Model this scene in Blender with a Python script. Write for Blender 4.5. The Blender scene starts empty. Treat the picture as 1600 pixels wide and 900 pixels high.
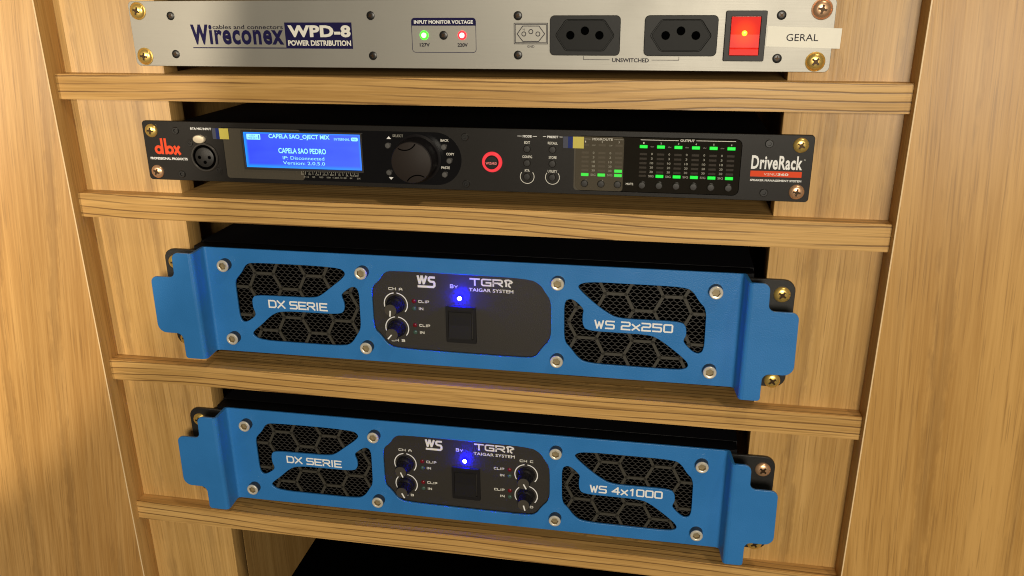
import bpy, bmesh, math, random
from mathutils import Vector, Matrix
random.seed(7)
S = 0.001                                   # everything below is written in millimetres
scene = bpy.context.scene
COL = scene.collection

# ------------------------------------------------------------------ camera
cam = bpy.data.cameras.new('camera')
cam.sensor_width = 36.0
cam.lens = 1289.8 * 36 / 1600
cam.clip_start = 0.01
cam.clip_end = 50
camo = bpy.data.objects.new('camera', cam)
COL.objects.link(camo)
camo.location = (0.14102, -0.56586, 0.11319)
camo.rotation_euler = (math.radians(70.042), math.radians(0.398), math.radians(10.319))
scene.camera = camo

# ------------------------------------------------------------------ world, lamps, exposure
world = bpy.data.worlds.new('World')
scene.world = world
world.use_nodes = True
bg = world.node_tree.nodes['Background']
bg.inputs[0].default_value = (1.0, 0.80, 0.56, 1)
bg.inputs[1].default_value = 0.05

def lamp(name, loc, target, size, power, color):
    l = bpy.data.lights.new(name, 'AREA')
    l.shape = 'DISK'
    l.size = size
    l.energy = power
    l.color = color
    o = bpy.data.objects.new(name, l)
    COL.objects.link(o)
    o.location = loc
    d = Vector(target) - Vector(loc)
    o.rotation_euler = d.to_track_quat('-Z', 'Y').to_euler()
    return o
lamp('room_lamp', (0.38, -2.0, 0.30), (0, 0, -0.1), 0.55, 31.0, (1.0, 0.905, 0.745))
lamp('ceiling_lamp', (0.62, -0.62, 1.25), (0, 0, -0.1), 0.10, 3.6, (1.0, 0.86, 0.66))
def added_spot(name, loc, target, half_angle, power, color, blend):
    l = bpy.data.lights.new(name, 'SPOT')
    l.spot_size = math.radians(2 * half_angle)
    l.spot_blend = blend
    l.shadow_soft_size = 0.02
    l.energy = power
    l.color = color
    o = bpy.data.objects.new(name, l)
    COL.objects.link(o)
    o.location = loc
    o.rotation_euler = (Vector(target) - Vector(loc)).to_track_quat('-Z', 'Y').to_euler()
    return o
added_spot('added_side_spot', (-1.423, -1.50, 0.171), (-1.423, 0, 0.171), 36.6, 75, (1.0, 0.86, 0.66), 0.03)  # added lamp; its cone edge draws the upright border of a cast shadow
added_spot('added_front_spot', (-0.777, -1.80, 0.184), (-0.777, 0, 0.184), 19.2, 72, (1.0, 0.86, 0.66), 0.06)  # added lamp; its cone edge imitates a diagonal shadow border on the stile

scene.view_settings.view_transform = 'Standard'
scene.view_settings.look = 'None'
scene.view_settings.exposure = 0.0
scene.view_settings.gamma = 1.0
scene.view_settings.use_curve_mapping = False
scene.cycles.use_denoising = True
scene.cycles.max_bounces = 8
scene.cycles.filter_width = 1.1

# ------------------------------------------------------------------ materials
MATS = {}
def new_mat(name):
    m = bpy.data.materials.new(name)
    m.use_nodes = True
    nt = m.node_tree
    b = nt.nodes['Principled BSDF']
    MATS[name] = m
    return m, nt, b
def node(nt, typ, **kw):
    n = nt.nodes.new(typ)
    for k, v in kw.items():
        setattr(n, k, v)
    return n
def simple(name, col, rough=0.5, metal=0.0, bump=0.0, bscale=3000, spec=0.5, var=0.0, vscale=40, coat=0.0, emit=None, estr=0.0, rvar=0.0):
    m, nt, b = new_mat(name)
    b.inputs['Base Color'].default_value = (*col, 1)
    b.inputs['Roughness'].default_value = rough
    b.inputs['Metallic'].default_value = metal
    b.inputs['Specular IOR Level'].default_value = spec
    b.inputs['Coat Weight'].default_value = coat
    b.inputs['Coat Roughness'].default_value = 0.08
    L = nt.links
    tc = node(nt, 'ShaderNodeTexCoord')
    if var > 0 or rvar > 0:
        n = node(nt, 'ShaderNodeTexNoise')
        n.inputs['Scale'].default_value = vscale
        n.inputs['Detail'].default_value = 6
        L.new(tc.outputs['Object'], n.inputs['Vector'])
        if var > 0:
            r = node(nt, 'ShaderNodeMapRange')
            r.inputs['To Min'].default_value = 1 - var
            r.inputs['To Max'].default_value = 1 + var
            L.new(n.outputs['Fac'], r.inputs['Value'])
            mx = node(nt, 'ShaderNodeVectorMath', operation='SCALE')
            mx.inputs[0].default_value = col
            L.new(r.outputs[0], mx.inputs['Scale'])
            L.new(mx.outputs[0], b.inputs['Base Color'])
        if rvar > 0:
            r = node(nt, 'ShaderNodeMapRange')
            r.inputs['To Min'].default_value = max(0.02, rough - rvar)
            r.inputs['To Max'].default_value = min(1, rough + rvar)
            L.new(n.outputs['Fac'], r.inputs['Value'])
            L.new(r.outputs[0], b.inputs['Roughness'])
    if bump > 0:
        n = node(nt, 'ShaderNodeTexNoise')
        n.inputs['Scale'].default_value = bscale
        n.inputs['Detail'].default_value = 2
        L.new(tc.outputs['Object'], n.inputs['Vector'])
        bp = node(nt, 'ShaderNodeBump')
        bp.inputs['Strength'].default_value = bump
        bp.inputs['Distance'].default_value = 0.0003
        L.new(n.outputs['Fac'], bp.inputs['Height'])
        L.new(bp.outputs[0], b.inputs['Normal'])
    if emit:
        b.inputs['Emission Color'].default_value = (*emit, 1)
        b.inputs['Emission Strength'].default_value = estr
    return m

def wood(name, axis='Z', lean=0.0, tone=1.0, lines=0.5, seed=0.0, line_pitch=0.0055, broad=1.0, warp_amp=0.05, line_lo=0.72, jitter=1.7, pore=0.40, light=(0.68, 0.418, 0.148), dark=(0.43, 0.238, 0.068)):
    """printed oak laminate: grain runs along `axis`, tilted by `lean` degrees in the XZ plane"""
    m, nt, b = new_mat(name)
    L = nt.links
    tc = node(nt, 'ShaderNodeTexCoord')
    mp = node(nt, 'ShaderNodeMapping')
    mp.inputs['Rotation'].default_value = (0, math.radians(lean), 0)
    mp.inputs['Location'].default_value = (seed, seed * 0.37, seed * 1.7)
    L.new(tc.outputs['Object'], mp.inputs['Vector'])
    def scaled(across, along):
        v = node(nt, 'ShaderNodeMapping')
        v.inputs['Scale'].default_value = (across, across, along) if axis == 'Z' else (along, across, across)
        L.new(mp.outputs[0], v.inputs['Vector'])
        return v.outputs[0]
    def noise(vec, detail=4, rough=0.55, dist=0.0):
        n = node(nt, 'ShaderNodeTexNoise')
        n.inputs['Scale'].default_value = 1.0
        n.inputs['Detail'].default_value = detail
        n.inputs['Roughness'].default_value = rough
        n.inputs['Distortion'].default_value = dist
        L.new(vec, n.inputs['Vector'])
        return n.outputs['Fac']
    def math_(op, a, c=None, d=None):
        n = node(nt, 'ShaderNodeMath', operation=op)
        for i, v in enumerate((a, c, d)):
            if v is None: continue
            if isinstance(v, (int, float)): n.inputs[i].default_value = v
            else: L.new(v, n.inputs[i])
        return n.outputs[0]
    def rng(v, a, b_, c, d):
        n = node(nt, 'ShaderNodeMapRange')
        n.interpolation_type = 'SMOOTHSTEP'
        for i, k in zip(('From Min', 'From Max', 'To Min', 'To Max'), (a, b_, c, d)):
            n.inputs[i].default_value = k
        L.new(v, n.inputs['Value'])
        return n.outputs[0]
    n_broad = noise(scaled(16 * broad, 1.2), 3)
    n_mid = noise(scaled(95 * broad, 2.6), 4, 0.6, 0.25)
    n_fine = noise(scaled(620, 13), 3, 0.6)
    n_pore = noise(scaled(850, 20), 2, 0.5)
    streak = noise(scaled(210 * broad, 4.0), 3, 0.6, 0.4)
    sep = node(nt, 'ShaderNodeSeparateXYZ')
    L.new(mp.outputs[0], sep.inputs[0])
    across = sep.outputs['X'] if axis == 'Z' else sep.outputs['Z']
    if axis == 'X':
        across = math_('ADD', across, math_('MULTIPLY', sep.outputs['Y'], 1.0))
    warp = noise(scaled(5.0, 2.3), 2, 0.45)
    ph = math_('ADD', across, math_('MULTIPLY', warp, warp_amp))
    ph = math_('MULTIPLY', ph, 2 * math.pi / line_pitch)
    ph = math_('ADD', ph, math_('MULTIPLY', noise(scaled(220, 60), 3, 0.6), jitter))
    sn = math_('SINE', ph)
    ridge = rng(sn, line_lo, line_lo + 0.30, 0.0, 1.0)
    gate = rng(noise(scaled(90, 5.0), 3), 0.34, 0.52, 0.0, 1.0)
    ridge = math_('MULTIPLY', ridge, gate)
    ridge = math_('MAXIMUM', ridge, math_('MULTIPLY', rng(streak, 0.56, 0.76, 0.0, 1.0), 0.6))
    t = math_('ADD', math_('MULTIPLY', n_broad, 0.50), math_('MULTIPLY', n_mid, 0.55))
    t = math_('ADD', t, math_('MULTIPLY', n_fine, 0.45))
    t = rng(t, 0.52, 0.98, 0.0, 1.0)
    mix = node(nt, 'ShaderNodeMix', data_type='RGBA')
    mix.inputs['A'].default_value = (*[c * tone for c in dark], 1)
    mix.inputs['B'].default_value = (*[c * tone for c in light], 1)
    L.new(t, mix.inputs['Factor'])
    mix2 = node(nt, 'ShaderNodeMix', data_type='RGBA')
    L.new(mix.outputs['Result'], mix2.inputs['A'])
    mix2.inputs['B'].default_value = (0.120 * tone, 0.055 * tone, 0.017 * tone, 1)
    L.new(math_('MULTIPLY', ridge, lines), mix2.inputs['Factor'])
    mix3 = node(nt, 'ShaderNodeMix', data_type='RGBA')
    L.new(mix2.outputs['Result'], mix3.inputs['A'])
    mix3.inputs['B'].default_value = (0.24 * tone, 0.12 * tone, 0.036 * tone, 1)
    L.new(math_('MULTIPLY', rng(n_pore, 0.56, 0.70, 0, 1), pore), mix3.inputs['Factor'])
    L.new(mix3.outputs['Result'], b.inputs['Base Color'])
    b.inputs['Roughness'].default_value = 0.40
    b.inputs['Specular IOR Level'].default_value = 0.35
    hgt = math_('SUBTRACT', math_('MULTIPLY', n_fine, 0.6), math_('ADD', math_('MULTIPLY', ridge, 0.5), math_('MULTIPLY', n_pore, 0.4)))
    bp = node(nt, 'ShaderNodeBump')
    bp.inputs['Strength'].default_value = 0.22
    bp.inputs['Distance'].default_value = 0.0004
    L.new(hgt, bp.inputs['Height'])
    L.new(bp.outputs[0], b.inputs['Normal'])
    return m

wood('oak_board', 'Z', 0, 1.0, 0.30, 0.0, 0.045, pore=0.48)
wood('oak_stile_a', 'Z', -7, 1.02, 0.26, 3.1, 0.050, 0.6, light=(0.68, 0.400, 0.140), dark=(0.43, 0.222, 0.062))
wood('oak_stile_b', 'Z', 4, 0.98, 0.24, 7.7, 0.060, 0.5, light=(0.68, 0.395, 0.125), dark=(0.44, 0.225, 0.055))
wood('oak_shelf', 'X', 0, 1.06, 0.80, 1.3, 0.0056, warp_amp=0.034, line_lo=0.70, jitter=0.9)
simple('oak_edging', (0.88, 0.64, 0.36), 0.35, var=0.08, vscale=200)
wood('oak_inside', 'Z', 0, 0.95, 0.3, 5.0, 0.045)

def brushed(name, col, rough):
    m, nt, b = new_mat(name)
    L = nt.links
    tc = node(nt, 'ShaderNodeTexCoord')
    mp = node(nt, 'ShaderNodeMapping')
    mp.inputs['Scale'].default_value = (25, 1, 2600)
    L.new(tc.outputs['Object'], mp.inputs['Vector'])
    n = node(nt, 'ShaderNodeTexNoise')
    n.inputs['Scale'].default_value = 1
    n.inputs['Detail'].default_value = 3
    L.new(mp.outputs[0], n.inputs['Vector'])
    n2 = node(nt, 'ShaderNodeTexNoise')
    n2.inputs['Scale'].default_value = 14
    n2.inputs['Detail'].default_value = 5
    L.new(tc.outputs['Object'], n2.inputs['Vector'])
    r = node(nt, 'ShaderNodeMapRange')
    r.inputs['To Min'].default_value = rough - 0.08
    r.inputs['To Max'].default_value = rough + 0.10
    L.new(n2.outputs['Fac'], r.inputs['Value'])
    L.new(r.outputs[0], b.inputs['Roughness'])
    b.inputs['Base Color'].default_value = (*col, 1)
    b.inputs['Metallic'].default_value = 0.55
    bp = node(nt, 'ShaderNodeBump')
    bp.inputs['Strength'].default_value = 0.13
    bp.inputs['Distance'].default_value = 0.0002
    L.new(n.outputs['Fac'], bp.inputs['Height'])
    L.new(bp.outputs[0], b.inputs['Normal'])
    return m
brushed('satin_aluminium', (0.335, 0.322, 0.285), 0.46)
simple('blue_powder', (0.030, 0.192, 0.510), 0.36, spec=0.5, bump=0.6, bscale=1100, var=0.14, vscale=28, rvar=0.12)
simple('black_powder', (0.016, 0.015, 0.014), 0.45, bump=0.35, bscale=2400)
simple('control_black', (0.030, 0.026, 0.021), 0.48, bump=0.5, bscale=1500)
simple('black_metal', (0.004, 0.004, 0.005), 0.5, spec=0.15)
simple('panel_black', (0.014, 0.012, 0.010), 0.42, spec=0.25, bump=0.12, bscale=2500, rvar=0.08, vscale=20)
simple('gloss_black', (0.006, 0.006, 0.007), 0.12, rvar=0.05, vscale=60)
simple('window_smoke', (0.014, 0.012, 0.009), 0.10, spec=0.35, rvar=0.05, vscale=40)
simple('black_plastic', (0.011, 0.010, 0.010), 0.45, spec=0.3)
simple('knob_cap', (0.055, 0.047, 0.036), 0.5)
simple('knob_black', (0.008, 0.007, 0.008), 0.5, spec=0.25)
simple('socket_black', (0.010, 0.010, 0.009), 0.5, spec=0.3, bump=0.1)
simple('rim_grey', (0.06, 0.055, 0.05), 0.35, 0.4)
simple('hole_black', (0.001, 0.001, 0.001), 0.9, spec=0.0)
simple('socket_core', (0.005, 0.005, 0.004), 0.5, spec=0.2)
simple('grille_hex', (0.046, 0.042, 0.031), 0.55)
simple('grille_wire', (0.036, 0.033, 0.029), 0.5)
simple('wheel_cap', (0.024, 0.018, 0.015), 0.55, spec=0.2)
simple('brass', (0.86, 0.60, 0.17), 0.30, 0.72, rvar=0.12, vscale=700)
simple('copper_brass', (0.86, 0.52, 0.30), 0.30, 0.72, rvar=0.12, vscale=700)
simple('recess_dark', (0.05, 0.025, 0.008), 0.5, 0.6)
simple('nickel', (0.86, 0.80, 0.66), 0.32, 0.45, rvar=0.08, vscale=500)
simple('bolt_side_shade', (0.10, 0.095, 0.09), 0.45, 0.8)  # bolt metal coloured dark, standing in for the dark surroundings it reflects
simple('socket_floor', (0.36, 0.29, 0.17), 0.5, 0.5)
simple('screw_black', (0.012, 0.011, 0.010), 0.35)
simple('print_white', (0.90, 0.90, 0.88), 0.65, spec=0.12)
simple('print_cream', (0.82, 0.80, 0.72), 0.65, spec=0.12)
simple('print_grey', (0.36, 0.35, 0.30), 0.65, spec=0.12)
simple('print_navy', (0.012, 0.010, 0.060), 0.65, spec=0.12)
simple('print_black', (0.02, 0.018, 0.03), 0.65, spec=0.12)
simple('print_red', (0.80, 0.085, 0.030), 0.65, spec=0.12)
simple('label_paper', (0.95, 0.92, 0.80), 0.5, spec=0.2, var=0.04, vscale=120)
simple('tab_yellow', (0.62, 0.53, 0.10), 0.3)
simple('tab_blue', (0.010, 0.025, 0.16), 0.25)
simple('tab_grey', (0.07, 0.075, 0.11), 0.25)
simple('latch_metal', (0.85, 0.74, 0.55), 0.3, 0.5)
simple('led_red_off', (0.17, 0.008, 0.012), 0.2)
simple('led_green_off', (0.055, 0.105, 0.080), 0.2)
simple('led_dim', (0.030, 0.022, 0.014), 0.5, spec=0.2)
simple('button_black', (0.018, 0.016, 0.014), 0.42)
simple('button_grey', (0.085, 0.082, 0.078), 0.45)
def glow(name, col, strength, base=(0.02, 0.02, 0.02)):
    return simple(name, base, 0.3, emit=col, estr=strength)
glow('led_green', (0.0, 0.95, 0.05), 1.0, base=(0.0, 0.02, 0.0))
glow('led_green_core', (0.55, 1.0, 0.35), 3.5)
glow('led_green_dome', (0.05, 1.0, 0.02), 2.6)
glow('led_red_core', (1.0, 0.55, 0.50), 3.5)
glow('led_red_dome', (1.0, 0.02, 0.03), 2.6)
glow('led_blue', (0.0, 0.0, 1.0), 1900.0)
glow('led_blue_dim', (0.0, 0.0, 1.0), 1000.0)
glow('led_blue_core', (0.75, 0.9, 1.0), 14.0)
glow('ring_red', (1.0, 0.035, 0.05), 0.95)
glow('ring_print', (1.0, 0.25, 0.20), 0.8)
glow('lcd_ink', (0.34, 0.90, 1.0), 1.2)
glow('lcd_dark_ink', (0.03, 0.20, 0.80), 0.9)
glow('bulb_amber', (1.0, 0.42, 0.02), 3.2)

def lcd_mat():
    m, nt, b = new_mat('lcd_backlight')
    L = nt.links
    tc = node(nt, 'ShaderNodeTexCoord')
    sp = node(nt, 'ShaderNodeSeparateXYZ')
    L.new(tc.outputs['Generated'], sp.inputs[0])
    def edge(out, w, inv):
        n = node(nt, 'ShaderNodeMapRange')
        n.interpolation_type = 'SMOOTHSTEP'
        n.inputs['From Min'].default_value = (1 - w) if inv else 0.0
        n.inputs['From Max'].default_value = 1.0 if inv else w
        n.inputs['To Min'].default_value = 0.0 if inv else 1.0
        n.inputs['To Max'].default_value = 1.0 if inv else 0.0
        L.new(out, n.inputs['Value'])
        return n.outputs[0]
    def mx(a, c):
        n = node(nt, 'ShaderNodeMath', operation='MAXIMUM')
        L.new(a, n.inputs[0]); L.new(c, n.inputs[1])
        return n.outputs[0]
    e = mx(mx(edge(sp.outputs['X'], 0.035, False), edge(sp.outputs['X'], 0.02, True)), mx(edge(sp.outputs['Z'], 0.13, False), edge(sp.outputs['Z'], 0.05, True)))
    mix = node(nt, 'ShaderNodeMix', data_type='RGBA')
    mix.inputs['A'].default_value = (0.030, 0.060, 0.95, 1)
    mix.inputs['B'].default_value = (0.004, 0.30, 1.0, 1)
    L.new(e, mix.inputs['Factor'])
    b.inputs['Base Color'].default_value = (0.01, 0.01, 0.03, 1)
    b.inputs['Roughness'].default_value = 0.15
    nz = node(nt, 'ShaderNodeTexNoise')
    nz.inputs['Scale'].default_value = 3.0
    L.new(tc.outputs['Generated'], nz.inputs['Vector'])
    ad = node(nt, 'ShaderNodeMath', operation='ADD')
    L.new(nz.outputs['Fac'], ad.inputs[0]); L.new(sp.outputs['X'], ad.inputs[1])
    rg = node(nt, 'ShaderNodeMapRange')
    rg.inputs['From Min'].default_value = 0.3
    rg.inputs['From Max'].default_value = 1.5
    rg.inputs['To Min'].default_value = 0.0
    rg.inputs['To Max'].default_value = 0.5
    L.new(ad.outputs[0], rg.inputs['Value'])
    mu = node(nt, 'ShaderNodeMix', data_type='RGBA')
    L.new(mix.outputs['Result'], mu.inputs['A'])
    mu.inputs['B'].default_value = (0.085, 0.18, 1.0, 1)
    L.new(rg.outputs[0], mu.inputs['Factor'])
    L.new(mu.outputs['Result'], b.inputs['Emission Color'])
    b.inputs['Emission Strength'].default_value = 1.25
lcd_mat()

def rocker_mat():
    m, nt, b = new_mat('rocker_red')
    L = nt.links
    tc = node(nt, 'ShaderNodeTexCoord')
    sp = node(nt, 'ShaderNodeVectorMath', operation='DISTANCE')
    sp.inputs[1].default_value = (0.48, 0.5, 0.58)
    L.new(tc.outputs['Generated'], sp.inputs[0])
    r = node(nt, 'ShaderNodeMapRange')
    r.interpolation_type = 'SMOOTHERSTEP'
    r.inputs['From Min'].default_value = 0.02
    r.inputs['From Max'].default_value = 0.62
    r.inputs['To Min'].default_value = 1.0
    r.inputs['To Max'].default_value = 0.0
    L.new(sp.outputs['Value'], r.inputs['Value'])
    mix = node(nt, 'ShaderNodeMix', data_type='RGBA')
    mix.inputs['A'].default_value = (0.62, 0.004, 0.002, 1)
    mix.inputs['B'].default_value = (1.0, 0.060, 0.004, 1)
    L.new(r.outputs[0], mix.inputs['Factor'])
    b.inputs['Base Color'].default_value = (0.30, 0.01, 0.004, 1)
    b.inputs['Roughness'].default_value = 0.45
    b.inputs['Specular IOR Level'].default_value = 0.25
    L.new(mix.outputs['Result'], b.inputs['Emission Color'])
    b.inputs['Emission Strength'].default_value = 0.95
rocker_mat()

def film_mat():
    m, nt, b = new_mat('film_reflection_tint')
    b.inputs['Base Color'].default_value = (0.42, 0.36, 0.26, 1)  # brown tint paints in the wood mirrored by the film
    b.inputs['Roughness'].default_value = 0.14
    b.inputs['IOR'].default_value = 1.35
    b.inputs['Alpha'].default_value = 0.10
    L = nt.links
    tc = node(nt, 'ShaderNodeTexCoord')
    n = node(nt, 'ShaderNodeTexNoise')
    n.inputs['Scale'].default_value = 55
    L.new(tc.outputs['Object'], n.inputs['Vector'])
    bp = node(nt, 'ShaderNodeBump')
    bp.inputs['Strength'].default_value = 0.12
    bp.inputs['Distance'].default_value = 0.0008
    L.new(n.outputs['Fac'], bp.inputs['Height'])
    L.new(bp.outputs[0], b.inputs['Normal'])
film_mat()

# ------------------------------------------------------------------ object helpers (millimetres, y points away from the viewer)
AT = {}                                              # object -> its position in its thing's own frame
def link(name, me, mat, parent=None, loc=(0, 0, 0)):
    o = bpy.data.objects.new(name, me)
    COL.objects.link(o)
    if mat is not None and len(me.materials) == 0:
        for k in ([mat] if isinstance(mat, str) else mat):
            me.materials.append(MATS[k])
    base = Vector((0, 0, 0))
    if parent is not None:
        o.parent = parent
        base = AT[parent.name]
    AT[o.name] = Vector(loc)
    o.location = (Vector(loc) - base) * S
    return o
def thing(name, label, cat, loc, base_drop, group=None):
    o = bpy.data.objects.new(name, None)
    o.empty_display_size = 0.05
    COL.objects.link(o)
    o.location = (loc[0] * S, loc[1] * S, (loc[2] - base_drop) * S)
    AT[o.name] = Vector((0, 0, -base_drop))
    o['label'] = label
    o['category'] = cat
    if group: o['group'] = group
    return o
def mesh_from(bm, smooth=0.0):
    me = bpy.data.meshes.new('mesh')
    bmesh.ops.scale(bm, vec=(S, S, S), verts=bm.verts)
    bm.to_mesh(me)
    bm.free()
    if smooth:
        for p in me.polygons: p.use_smooth = True
        try: me.set_sharp_from_angle(angle=math.radians(smooth))
        except Exception: pass
    return me
def box_bm(x0, x1, y0, y1, z0, z1, bevel=0.0, seg=2, bm=None):
    own = bm is None
    if own: bm = bmesh.new()
    r = bmesh.ops.create_cube(bm, size=1.0)
    bmesh.ops.transform(bm, matrix=Matrix.Translation(((x0 + x1) / 2, (y0 + y1) / 2, (z0 + z1) / 2)) @ Matrix.Diagonal((x1 - x0, y1 - y0, z1 - z0, 1)), verts=r['verts'])
    if bevel:
        es = list({e for v in r['verts'] for e in v.link_edges})
        bmesh.ops.bevel(bm, geom=es, offset=bevel, segments=seg, affect='EDGES', profile=0.5)
    return bm
def box(name, x0, x1, y0, y1, z0, z1, mat, parent, bevel=0.0, seg=2):
    return link(name, mesh_from(box_bm(x0, x1, y0, y1, z0, z1, bevel, seg), 40 if bevel else 0), mat, parent)
def chaikin(pts, n=2):
    for _ in range(n):
        q = []
        for i in range(len(pts)):
            a, b = pts[i], pts[(i + 1) % len(pts)]
            q.append((a[0] * .75 + b[0] * .25, a[1] * .75 + b[1] * .25))
            q.append((a[0] * .25 + b[0] * .75, a[1] * .25 + b[1] * .75))
        pts = q
    return pts
def fillet(pts, n=5):
    """closed outline of (x, z, radius) corners -> points with round corners"""
    out = []
    N = len(pts)
    for i in range(N):
        p0, p, p1 = (Vector(pts[i - 1][:2]), Vector(pts[i][:2]), Vector(pts[(i + 1) % N][:2]))
        r = pts[i][2] if len(pts[i]) > 2 else 0
        if r <= 0:
            out.append(tuple(p)); continue
        a = (p0 - p).normalized(); b = (p1 - p).normalized()
        ang = a.angle(b)
        d = r / math.tan(ang / 2)
        d = min(d, (p0 - p).length * .5, (p1 - p).length * .5)
        rr = d * math.tan(ang / 2)
        s, e = p + a * d, p + b * d
        c = p + (a + b).normalized() * math.hypot(d, rr)
        a0 = math.atan2(s.y - c.y, s.x - c.x); a1 = math.atan2(e.y - c.y, e.x - c.x)
        da = (a1 - a0 + math.pi) % (2 * math.pi) - math.pi
        for k in range(n + 1):
            t = a0 + da * k / n
            out.append((c.x + rr * math.cos(t), c.y + rr * math.sin(t)))
    return out
def rrect(x0, x1, z0, z1, r, n=5):
    return fillet([(x0, z0, r), (x1, z0, r), (x1, z1, r), (x0, z1, r)], n)
def circle(cx, cz, r, n=24):
    return [(cx + r * math.cos(2 * math.pi * i / n), cz + r * math.sin(2 * math.pi * i / n)) for i in range(n)]
DG = []
def curve_mesh(cu):
    o = bpy.data.objects.new('tmp', cu)
    COL.objects.link(o)
    bpy.context.view_layer.update()
    me = bpy.data.meshes.new_from_object(o.evaluated_get(bpy.context.evaluated_depsgraph_get()))
    bpy.data.objects.remove(o)
    return me
ROT = Matrix(((1, 0, 0, 0), (0, 0, -1, 0), (0, 1, 0, 0), (0, 0, 0, 1)))     # curve XY plane -> XZ plane, +Z -> -Y (towards viewer)
def plate_mesh(outlines, y_front, thick, bevel=0.0):
    """flat plate with holes: first outline is the rim, the rest are openings; all are (x, z) in mm"""
    cu = bpy.data.curves.new('plate', 'CURVE')
    cu.dimensions = '2D'
    cu.fill_mode = 'BOTH'
    cu.extrude = max(0.0, thick / 2 - bevel)
    cu.bevel_depth = bevel
    cu.bevel_resolution = 1
    if bevel: cu.offset = -bevel
    for pts in outlines:
        s = cu.splines.new('POLY')
        s.points.add(len(pts) - 1)
        for p, q in zip(s.points, pts): p.co = (q[0], q[1], 0, 1)
        s.use_cyclic_u = True
    me = curve_mesh(cu)
    bpy.data.curves.remove(cu)
    me.transform(Matrix.Diagonal((S, S, S, 1)) @ Matrix.Translation((0, y_front + thick / 2, 0)) @ ROT)
    me.materials.clear()
    if bevel:
        for p in me.polygons: p.use_smooth = True
        me.set_sharp_from_angle(angle=math.radians(50))
    return me
def plate(name, outlines, y_front, thick, mat, parent, bevel=0.0):
    return link(name, plate_mesh(outlines, y_front, thick, bevel), mat, parent)
def decal(name, outlines, y, mat, parent):
    return link(name, plate_mesh(outlines, y, 0.06), mat, parent)
def lathe_bm(profile, n=24, bm=None, c=(0, 0), sx=1.0):
    """profile of (radius, y) from the back to the front; axis along y"""
    if bm is None: bm = bmesh.new()
    rings = []
    for r, y in profile:
        if r <= 1e-6:
            rings.append([bm.verts.new((c[0], y, c[1]))])
        else:
            rings.append([bm.verts.new((c[0] + sx * r * math.cos(2 * math.pi * i / n), y, c[1] + r * math.sin(2 * math.pi * i / n))) for i in range(n)])
    for a, b in zip(rings, rings[1:]):
        for i in range(n):
            j = (i + 1) % n
            if len(a) == 1 and len(b) == 1: continue
            if len(b) == 1: bm.faces.new((a[i], a[j], b[0]))
            elif len(a) == 1: bm.faces.new((a[0], b[j], b[i]))
            else: bm.faces.new((a[i], a[j], b[j], b[i]))
    return bm
def lathe(profile, n=24, smooth=35):
    bm = lathe_bm(profile, n)
    bmesh.ops.recalc_face_normals(bm, faces=bm.faces)
    return mesh_from(bm, smooth)

# lettering -------------------------------------------------------------
def fit_mesh(me, xl, xr, zb, zt, y, shear=0.0):
    xs = [v.co.x for v in me.vertices]; ys = [v.co.y for v in me.vertices]
    x0, x1, y0, y1 = min(xs), max(xs), min(ys), max(ys)
    for v in me.vertices:
        u = (v.co.x - x0) / max(1e-9, x1 - x0); w = (v.co.y - y0) / max(1e-9, y1 - y0)
        X = xl + (xr - xl) * u; Z = zb + (zt - zb) * w
        v.co = ((X + shear * (Z - zb)) * S, y * S, Z * S)
def face_viewer(me):
    bm = bmesh.new(); bm.from_mesh(me)
    bm.normal_update()
    fl = [f for f in bm.faces if f.normal.y > 0]
    if fl: bmesh.ops.reverse_faces(bm, faces=fl)
    bm.to_mesh(me); bm.free()
def text(s, xl, xr, zb, zt, y, mat, parent, bold=0.0, shear=0.0, space=1.0, name='lettering'):
    cu = bpy.data.curves.new('text', 'FONT')
    cu.body = s
    cu.size = 1.0
    cu.offset = bold
    cu.space_character = space
    cu.resolution_u = 3
    me = curve_mesh(cu)
    bpy.data.curves.remove(cu)
    me.materials.clear()
    fit_mesh(me, xl, xr, zb, zt, y, shear)
    face_viewer(me)
    return link(name, me, mat, parent)
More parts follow.
